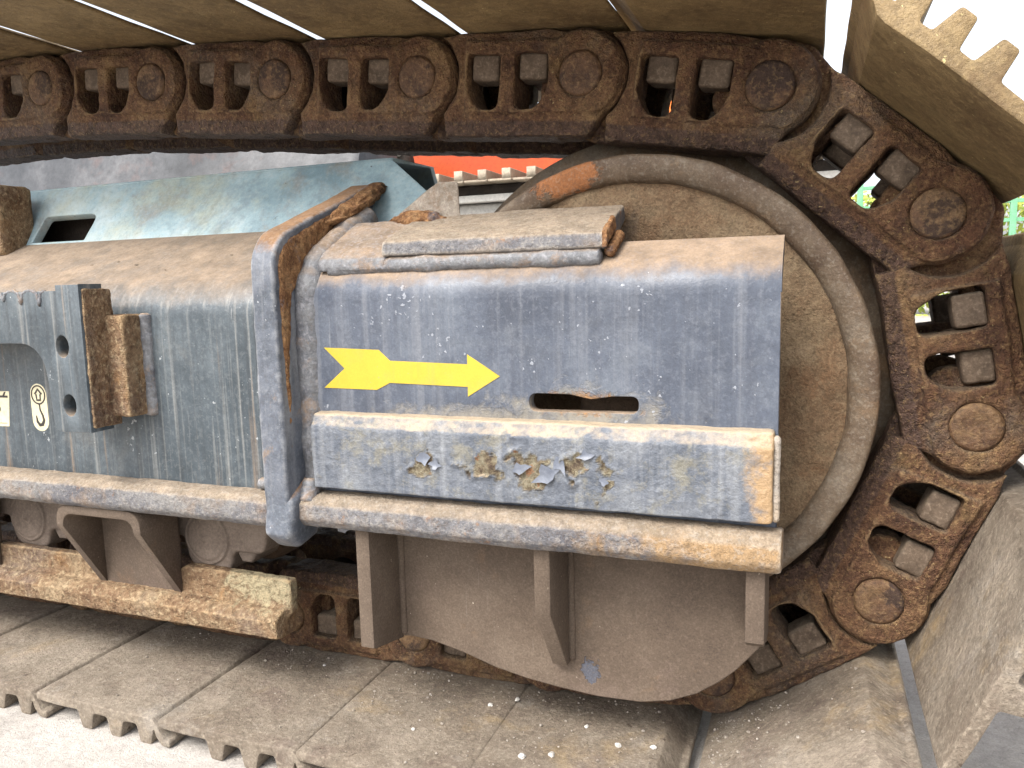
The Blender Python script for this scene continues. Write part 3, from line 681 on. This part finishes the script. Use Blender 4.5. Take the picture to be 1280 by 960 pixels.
def flake(cx, cz, w, h, rot, curl):
    bm = bmesh.new(); n = 11; cv = bm.verts.new((cx, -0.1588, cz)); rings = []
    rad = [random.uniform(0.55, 1.1) * (1.25 if k % 3 == 0 else 0.85) for k in range(n)]
    for lv in (0.5, 1.0):
        ring = []
        for k in range(n):
            a = 6.2832 * k / n; u, v = math.cos(a) * rad[k] * lv, math.sin(a) * rad[k] * lv
            x, z = u * w * 0.5, v * h * 0.5
            y = -curl * max(0.0, -v) ** 2 * 0.28 - 0.0003
            c, t = math.cos(rot), math.sin(rot)
            ring.append(bm.verts.new((cx + x * c - z * t, -0.1585 + y, cz + x * t + z * c)))
        rings.append(ring)
    for k in range(n):
        j = (k + 1) % n
        bm.faces.new((cv, rings[0][k], rings[0][j])); bm.faces.new((rings[0][k], rings[1][k], rings[1][j], rings[0][j]))
    for f in bm.faces: f.smooth = True
    bmesh.ops.recalc_face_normals(bm, faces=bm.faces)
    if sum(f.normal.y for f in bm.faces) > 0: bmesh.ops.reverse_faces(bm, faces=bm.faces)
    me = bpy.data.meshes.new('paint_flake'); bm.to_mesh(me); bm.free()
    return me
FL = [(-0.341, 0.357, 0.018, 0.014, 0.15, 0.014), (-0.327, 0.352, 0.012, 0.010, -0.2, 0.012), (-0.242, 0.353, 0.018, 0.013, 0.25, 0.012), (-0.216, 0.350, 0.027, 0.018, 0.35, 0.013),
      (-0.204, 0.360, 0.012, 0.020, 0.3, 0.012), (-0.180, 0.369, 0.015, 0.010, 0.1, 0.014), (-0.164, 0.346, 0.011, 0.008, -0.4, 0.012)]
for f in FL:
    o = link_obj('paint_flake', flake(*f), 'flake'); o.parent = wear

# ---- lower flange, left and right of the collar
fl = [(-0.115, 0.306), (-0.142, 0.3135), (-0.158, 0.3105), (-0.1665, 0.303), (-0.1675, 0.288), (-0.160, 0.2785), (-0.115, 0.276)]
part('lower_flange', remesh(section(fl, -0.482, -0.0165, 0.002), 0.0024, 1, 0.0006, 60, 0.0014, 14, 3.0), 'flange', label='rust stained rounded lower flange under the yoke')
fl2 = [(-0.115, 0.302), (-0.142, 0.3085), (-0.158, 0.3065), (-0.1655, 0.300), (-0.1665, 0.281), (-0.160, 0.273), (-0.115, 0.270)]
part('lower_flange', remesh(section(fl2, -1.55, -0.505, 0.002), 0.0030, 1, 0.0007, 60, 0.0014, 14, 5.0), 'flange', label='dusty lower flange under the box section')
cf = [(-0.185, 0.274), (-0.176, 0.31), (-0.14, 0.33), (-0.13, 0.262), (-0.165, 0.256)]
part('collar_foot', remesh(section(cf, -0.513, -0.478, 0.006), 0.0026, 14, 0.001, 40), 'collar')
part('weld_bead', tube_path([(-0.515, -0.155, 0.302), (-0.525, -0.148, 0.318), (-0.545, -0.140, 0.313)], 0.006, 8, 0.1, 0.006, 1.0, 2), 'weld')
part('weld_bead', tube_path([(-0.474, -0.158, 0.302), (-0.474, -0.146, 0.325)], 0.010, 10, 0.05, 0.006, 1.0, 8), 'weld')
part('frame_floor', box(-1.55, -0.50, -0.11, 0.31, 0.268, 0.30, 0.002), 'black')

# ---- idler guard below the flange
gb = [(-0.458, 0.283), (-0.458, 0.118), (-0.440, 0.1295), (-0.423, 0.1365), (-0.400, 0.1395), (-0.374, 0.138), (-0.337, 0.130), (-0.300, 0.119), (-0.265, 0.1125), (-0.230, 0.1085),
      (-0.190, 0.106), (-0.147, 0.1075), (-0.118, 0.114), (-0.093, 0.1255), (-0.072, 0.141), (-0.057, 0.155), (-0.040, 0.176), (-0.030, 0.188), (-0.030, 0.283)]
guard = part('guard_plate', plate([list(reversed(gb))], -0.09, -0.078, 0.0015), 'guard', label='dusty brown scalloped guard plate below the yoke')
def gus(x0, x1, pts):
    o = link_obj('gusset', smooth_by_angle(section(pts, x0, x1, 0.0016), 40), 'guard'); o.parent = guard
    o.matrix_parent_inverse = Matrix.Identity(4)
    return o
gus(-0.425, -0.409, [(-0.150, 0.285), (-0.150, 0.152), (-0.144, 0.149), (-0.088, 0.136), (-0.088, 0.285)])
gus(-0.234, -0.218, [(-0.150, 0.285), (-0.150, 0.2125), (-0.100, 0.139), (-0.088, 0.139), (-0.088, 0.285)])
gus(-0.0455, -0.0295, [(-0.150, 0.285), (-0.150, 0.213), (-0.144, 0.208), (-0.076, 0.190), (-0.076, 0.285)])

for x, z0 in ((-0.407, 0.142), (-0.216, 0.142), (-0.236, 0.142)):
    o = link_obj('weld_bead', tube_path([(x, -0.0905, z0), (x, -0.0905, 0.279)], 0.0042, 8, 0.06, 0.006, 1.0, x * 50), 'guard'); o.parent = guard; o.matrix_parent_inverse = Matrix.Identity(4)
# ---- yellow arrow on the yoke plate
AR = [(-0.456, 0.460), (-0.393, 0.458), (-0.381, 0.4475), (-0.2985, 0.4452), (-0.2985, 0.4545), (-0.266, 0.4345), (-0.2990, 0.4145), (-0.2988, 0.4238), (-0.382, 0.4258), (-0.397, 0.4185), (-0.458, 0.4192), (-0.433, 0.4392)]
part('arrow_decal', plate([list(reversed(AR))], YF - 0.0006, YF + 0.0004, 0.0001, 0), 'yellow', label='yellow arrow decal pointing to the idler')

# ---- tie-down bracket on the left box, with two holes
YB = -0.200
bo = [(-1.10, 0.467), (-0.806, 0.467)] + [(-0.806 + 0.034 * math.sin(R(a)), 0.433 + 0.034 * math.cos(R(a))) for a in range(10, 90, 12)] + [(-0.771, 0.430), (-0.767, 0.376), (-0.760, 0.371), (-0.714, 0.372), (-0.7135, 0.530), (-0.747, 0.530), (-0.747, 0.524), (-1.10, 0.524)]
h1 = list(reversed([(-0.7445 + 0.0092 * math.cos(R(a)), 0.4645 + 0.0118 * math.sin(R(a))) for a in range(0, 360, 15)]))
h2 = list(reversed([(-0.7420 + 0.0092 * math.cos(R(a)), 0.4010 + 0.0118 * math.sin(R(a))) for a in range(0, 360, 15)]))
br = part('tie_bracket', smooth_by_angle(plate([bo, h1, h2], YB, -0.170, 0.0015), 40), 'paint_left', label='slate bracket plate with two bolt holes')
def sub(name, me, mat, parent):
    o = link_obj(name, me, mat); o.parent = parent; o.matrix_parent_inverse = Matrix.Identity(4); return o
sub('rust_scale', remesh(box(-0.716, -0.7115, -0.197, -0.160, 0.376, 0.525, 0.001), 0.0016, 2, 0.0012, 70), 'guard_bar', br)
sub('backing_pad', remesh(box(-0.775, -0.688, -0.172, -0.136, 0.385, 0.496, 0.003), 0.0028, 2, 0.001, 50), 'guard_bar', br)
sub('backing_pad', box(-1.10, -0.80, -0.171, -0.137, 0.475, 0.518, 0.002), 'paint_left', br)
sub('weld_bead', tube_path([(-0.688, -0.139, 0.382), (-0.688, -0.139, 0.497)], 0.0085, 10, 0.02, 0.012, 1.0, 3), 'weld', br)
sc = []
for k in range(9):
    x = -0.76 - k * 0.028 + random.uniform(-0.004, 0.004)
    sc += [(x, YB + 0.002, 0.524), (x - 0.006, YB + 0.001, 0.5215), (x - 0.008, YB - 0.0005, 0.512 + random.uniform(-0.003, 0.004)), (x - 0.012, YB + 0.001, 0.5215), (x - 0.02, YB + 0.002, 0.5245)]
sub('weld_bead', tube_path(sc, 0.0022, 6, 0.2, 0.006, 1.0, 6), 'weld', br)

# ---- stickers on the left box face
def flat(outs, y, t=0.0004): return plate(outs, y - t, y + 0.0002, 0.00005, 0)
import_x = 0
hx, hz = -0.866, 0.386
cap = [(hx + 0.0135 * math.cos(R(a)), hz + 0.0145 + 0.0135 * math.sin(R(a))) for a in range(0, 181, 12)] + [(hx + 0.0135 * math.cos(R(a)), hz - 0.0165 + 0.0135 * math.sin(R(a))) for a in range(180, 361, 12)]
hook = part('hook_sticker', flat([cap], YF), 'cream', label='cream capsule sticker with hook and arrow')
y2 = YF - 0.0005
sub('print', flat([circ(hx, hz + 0.0145, 0.0118), list(reversed(circ(hx, hz + 0.0145, 0.0102)))], y2), 'print', hook)
ao = [(hx, hz + 0.0225), (hx + 0.0068, hz + 0.0155), (hx + 0.0036, hz + 0.0155), (hx + 0.0036, hz + 0.0070), (hx - 0.0036, hz + 0.0070), (hx - 0.0036, hz + 0.0155), (hx - 0.0068, hz + 0.0155)]
ai = [(hx + (x - hx) * 0.62, hz + 0.0140 + (z - hz - 0.0140) * 0.70) for x, z in ao]
sub('print', flat([list(reversed(ao)), ai], y2), 'print', hook)
hp = [(hx + 0.0005, hz + 0.003), (hx + 0.001, hz - 0.004), (hx + 0.0045, hz - 0.0105), (hx + 0.0058, hz - 0.0165), (hx + 0.0030, hz - 0.0215), (hx - 0.0015, hz - 0.0225), (hx - 0.0055, hz - 0.0185), (hx - 0.0062, hz - 0.0110)]
wd = [0.0009, 0.0010, 0.0013, 0.0018, 0.0021, 0.0020, 0.0016, 0.0006]
la, lb = [], []
for i, (x, z) in enumerate(hp):
    a, b = hp[max(i - 1, 0)], hp[min(i + 1, len(hp) - 1)]
    t = Vector((b[0] - a[0], b[1] - a[1])).normalized(); nn = Vector((-t.y, t.x)) * wd[i]
    la.append((x + nn.x, z + nn.y)); lb.append((x - nn.x, z - nn.y))
sub('print', flat([la + lb[::-1]], y2), 'print', hook)
rs = part('warning_sticker', flat([[(-1.02, 0.357), (-0.9215, 0.3595), (-0.9155, 0.4035), (-1.02, 0.401)]], YF), 'cream', label='cream rectangular sticker with dark print')
sub('print', flat([[(-0.99, 0.3975), (-0.9190, 0.3980), (-0.9190, 0.3955), (-0.99, 0.3948)]], y2), 'print', rs)
sub('print', flat([[(-0.9275, 0.3976), (-0.9250, 0.3976), (-0.9215, 0.4025), (-0.9240, 0.4025)]], y2), 'print', rs)
sub('print', flat([[(-0.953 + 0.0195 * math.cos(R(a)), 0.3815 + 0.010 * math.sin(R(a))) for a in range(0, 360, 15)]], y2), 'print', rs)
sub('print', flat([[(-0.99, 0.3622), (-0.9245, 0.3632), (-0.9245, 0.3637), (-0.99, 0.3627)]], y2), 'print', rs)

# ---- track guard bar with bent brackets, lower left
bar = part('track_guard', remesh(join(
    section([(-0.121, 0.126), (-0.124, 0.147), (-0.112, 0.156), (-0.085, 0.157), (-0.085, 0.122)], -1.5, -0.553, 0.0015),
    plate([[(-1.5, 0.14), (-0.556, 0.14), (-0.548, 0.15), (-0.5475, 0.189), (-0.700, 0.190), (-0.715, 0.182), (-0.75, 0.186), (-1.5, 0.186)]], -0.100, -0.086, 0.0015)), 0.0022, 1, 0.0007, 60, 0.0008, 14),
    'guard_bar', label='ochre rusted track guard bar with pale dirt on its end')
def bent(xl, xr):
    t = 0.011
    # inverted U in XZ, swept in Y; lower legs cut on a slope from the front edge back to the bar
    o = rnd([(xl, 0.15), (xl, 0.272), (xr, 0.272), (xr, 0.15)], [0, 0.022, 0.022, 0], 6)
    i_ = rnd([(xr - t, 0.15), (xr - t, 0.261), (xl + t, 0.261), (xl + t, 0.15)], [0, 0.016, 0.016, 0], 6)
    me = plate([o + i_], -0.156, -0.100, 0.0015)
    bm = bmesh.new(); bm.from_mesh(me)
    n = Vector((0, -0.10, -0.050)).normalized()
    res = bmesh.ops.bisect_plane(bm, geom=bm.verts[:] + bm.edges[:] + bm.faces[:], plane_co=(0, -0.156, 0.246), plane_no=(0, -0.094, -0.056), clear_outer=True)
    ed = [e for e in res['geom_cut'] if isinstance(e, bmesh.types.BMEdge)]
    try: bmesh.ops.edgeloop_fill(bm, edges=ed)
    except Exception: pass
    bmesh.ops.holes_fill(bm, edges=bm.edges[:], sides=0)
    bm.to_mesh(me); bm.free()
    return smooth_by_angle(me, 40)
for xl, xr in ((-0.838, -0.706), (-1.155, -1.02)):
    sub('bracket', bent(xl, xr), 'guard', bar)
    sub('bracket_back', box(xl + 0.004, xr - 0.004, -0.102, -0.094, 0.15, 0.268, 0.001), 'guard', bar)
# track rollers behind the guard
for x in (-0.674, -0.978):
    ro = lathe([(0, -0.030), (0.046, -0.030), (0.050, -0.026), (0.050, 0.0), (0.062, 0.004), (0.066, 0.012), (0.066, 0.045), (0.045, 0.05), (0.045, 0.15), (0.066, 0.155), (0.066, 0.19), (0.05, 0.2), (0.05, 0.23), (0, 0.23)], n=48, center=(x, 0, 0.228))
    smooth_by_angle(ro, 30)
    rr = part('track_roller', ro, 'inner', label='brown grey track roller behind the guard bar')
    cap_o = rnd([(-0.068, -0.004), (-0.038, -0.006), (-0.032, -0.044), (0.030, -0.046), (0.036, -0.018), (0.080, -0.018), (0.090, 0.02), (0.084, 0.05), (-0.068, 0.05)], [0.008, 0.01, 0.03, 0.03, 0.01, 0.014, 0.01, 0.01, 0.01])
    sub('roller_cap', remesh(join(plate([[(x + a, 0.227 + b) for a, b in cap_o]], -0.086, -0.03, 0.004, 2),
        plate([circ(x - 0.002, 0.223, 0.033), list(reversed(circ(x - 0.002, 0.223, 0.0295)))], -0.0885, -0.07, 0.0008), plate([circ(x - 0.002, 0.223, 0.0275)], -0.0895, -0.07, 0.001), plate([circ(x - 0.004, 0.223, 0.003)], -0.0915, -0.08, 0.0008)), 0.0013, 1, 0.0003, 60), 'roller', rr)
    sub('roller_bolt', plate([circ(x + 0.050, 0.207, 0.014, 6)], -0.080, -0.03, 0.003), 'roller', rr)

# ---- body of the machine seen beyond the frame
cbm = lathe([(0, 0), (0.30, 0.0), (0.42, 0.02), (0.46, 0.10), (0.46, 0.4), (0, 0.4)], n=64)
cbm.transform(Matrix.Rotation(R(90), 4, 'Y')); cbm = smooth_by_angle(cbm, 30)
body = section([(0.42, 0.50), (0.50, 0.62), (0.56, 0.78), (0.60, 0.95), (0.72, 0.95), (0.72, 0.45), (0.5, 0.45)], -2.6, -0.83, 0.02)
part('centre_frame', smooth_by_angle(body, 40), 'grey_body', label='rubbed shade-darkened grey centre frame beyond the track')

# ------------------------------------------------------------------ another machine standing behind
E2 = thing('orange_excavator', 'orange red excavator standing beyond the grey undercarriage', 'excavator', (-0.8, 2.6, 0))
def p2(name, me, mat): return link_obj(name, me, mat, E2)
p2('body_panel', box(-2.6, -0.72, 2.5, 3.2, 0.96, 1.22, 0.02), 'red')
p2('engine_cover', box(-0.70, -0.02, 2.35, 3.2, 1.13, 1.62, 0.03), 'orange')
p2('track_frame', box(-2.4, 0.1, 2.35, 2.7, 0.45, 0.862, 0.01), 'pale_steel')
p2('frame_rail', box(-2.4, 0.1, 2.30, 2.345, 0.862, 0.892, 0.004), 'pale_steel')
p2('chain', box(-2.5, 0.15, 2.33, 2.8, 0.889, 0.935, 0.004), 'black')
gsh = join(box(-0.05, 0.05, 2.24, 2.84, 0.936, 0.945, 0.002), section([(2.24, 0.943), (2.24, 0.985), (2.84, 0.985), (2.84, 0.943)], 0.01, 0.05, 0.003))
gsh.materials.append(ML['far_steel'])
for k in range(25):
    o = p2('track_shoe', gsh, None); o.location = (-2.5 + k * 0.108, 0, random.uniform(-0.004, 0.004))
# sprocket end with pale bolts peeping round the grey body
spk = p2('sprocket', lathe([(0, -0.02), (0.10, -0.02), (0.115, 0.0), (0.115, 0.05), (0, 0.05)], n=22, center=(-1.72, 2.22, 1.03)), 'black')
bl = plate([circ(0, 0, 0.014, 8)], -0.012, 0.01, 0.002); bl.materials.append(ML['pale_steel'])
for k in range(12):
    a = 2 * math.pi * k / 12
    o = link_obj('bolt', bl, None); o.parent = spk; o.location = (-1.72 + 0.09 * math.cos(a), 2.195, 1.03 + 0.09 * math.sin(a))

# ------------------------------------------------------------------ fence and hedge far right
FE = thing('green_fence', 'green rail fence in front of a yellow green hedge', 'fence', (1, 9.0, 0))
rail = box(-4.0, 8.0, 8.98, 9.02, -0.02, 0.02, 0.004); rail.materials.append(ML['fence'])
for z in (1.05, 1.25, 1.47):
    o = link_obj('rail', rail, None, FE); o.location.z += z
post = box(-0.03, 0.03, 8.97, 9.03, 0.0, 1.55, 0.004); post.materials.append(ML['fence'])
for k in range(9):
    o = link_obj('post', post, None, FE); o.location.x += -4.0 + k * 1.5
bm = bmesh.new()
for k in range(16000):
    x, z = random.uniform(-4, 8), random.uniform(0.0, 1.0) ** 0.8 * (1.45 + 0.12 * noise.noise(Vector((k * 0.01, 0, 0))))
    y = 9.5 + random.uniform(-0.3, 0.5)
    s = random.uniform(0.03, 0.07)
    e1 = Vector((random.gauss(0, 1), random.gauss(0, 1), random.gauss(0, 1))).normalized(); e2 = e1.orthogonal().normalized()
    c = Vector((x, y, z))
    bm.faces.new([bm.verts.new(c + e1 * s), bm.verts.new(c + e2 * s * 0.5), bm.verts.new(c - e1 * s), bm.verts.new(c - e2 * s * 0.5)])
hm = bpy.data.meshes.new('hedge'); bm.to_mesh(hm); bm.free()
hd = link_obj('hedge', hm, 'leaf'); hd['kind'] = 'stuff'
tag(hd, 'yellow green leafy hedge behind the green fence', 'hedge')

# ------------------------------------------------------------------ loose things lying on the track
def on_shoe(i, u, y):
    (xa, za), (xb, zb) = PINS[i], PINS[i + 1]
    d = Vector((xb - xa, zb - za)).normalized(); n = Vector((-d.y, d.x))
    p = Vector((xa, za)) + d * u + n * 0.0462
    return Vector((p.x, y, p.y)), Vector((-n.x, 0, -n.y))
bm = bmesh.new()
for k in range(850):
    i = random.choice([10, 10, 10, 11, 11, 12, 12, 13, 14])
    u = A0 + 0.012 + random.random() * 0.16
    y = -random.random() * 0.19 if random.random() < 0.55 else -random.expovariate(1 / 0.03) - 0.002
    if i == 10 and random.random() < 0.75: u = A0 + 0.176 - random.expovariate(1 / 0.03)
    if y < -0.195 or u < A0 + 0.01: continue
    c, nn = on_shoe(i, u, y)
    s = min(random.expovariate(1 / 0.00045) + 0.0003, 0.0020)
    q = bmesh.ops.create_icosphere(bm, subdivisions=1, radius=s)
    for v in q['verts']: v.co = Vector((v.co.x, v.co.y, v.co.z * 0.7)) * random.uniform(0.7, 1.2) + c + nn * s * 0.4
gm = bpy.data.meshes.new('grit'); bm.to_mesh(gm); bm.free()
gr = link_obj('grit', gm, 'grit'); gr['kind'] = 'stuff'; tag(gr, 'pale grit and crumbs scattered over the track shoes', 'grit')
def stone(s, seed):
    bm = bmesh.new(); bmesh.ops.create_icosphere(bm, subdivisions=2, radius=s)
    for v in bm.verts:
        v.co *= 1 + 0.45 * noise.noise(v.co / s * 1.3 + Vector((seed, 0, 0)))
        v.co.z *= 0.6
    me = bpy.data.meshes.new('pebble'); bm.to_mesh(me); bm.free(); return me
for k, (i, u, y, s) in enumerate([(11, 0.150, -0.118, 0.0034), (11, 0.178, -0.128, 0.0038), (11, 0.090, -0.085, 0.0032), (11, 0.055, -0.080, 0.0032), (12, 0.070, -0.05, 0.003), (12, 0.045, -0.03, 0.0028),
                                   (11, 0.13, -0.06, 0.0025), (12, 0.13, -0.12, 0.0022), (13, 0.12, -0.03, 0.0022)]):
    c, nn = on_shoe(i, u, y)
    o = link_obj('pebble', stone(s, k * 3.7), 'pebble', loc=c + nn * s * 0.45)
    tag(o, 'small white pebble lying on a flat lower track shoe', 'pebble', 'pebbles on the lower track shoes')
def bit(s, seed):
    bm = bmesh.new(); n = 7
    vs = [bm.verts.new((s * math.cos(6.283 * k / n) * (1 + 0.5 * noise.noise(Vector((k, seed, 0)))), s * 0.35 * math.sin(6.283 * k / n), s * 0.25 * noise.noise(Vector((k * 0.7, seed, 3))))) for k in range(n)]
    bm.faces.new(vs); bmesh.ops.solidify(bm, geom=bm.faces[:], thickness=0.0006)
    me = bpy.data.meshes.new('leaf'); bm.to_mesh(me); bm.free(); return me
for k, (x, y) in enumerate([(-0.555, -0.10), (-0.63, -0.06), (-0.76, -0.075), (-0.80, -0.065), (-0.70, -0.09), (-0.60, -0.03), (-0.84, -0.07)]):
    z = 0.590 + (y - 0.0) * 0.52 + 0.0014
    o = link_obj('leaf_fragment', bit(random.uniform(0.003, 0.006), k * 5.1), 'leaf_bit', loc=(x, y, z), rot=(R(27), 0, random.uniform(-1, 1)))
    tag(o, 'tiny dark dry leaf fragment on the dusty sloping box top', 'leaf', 'leaf fragments on the box top')
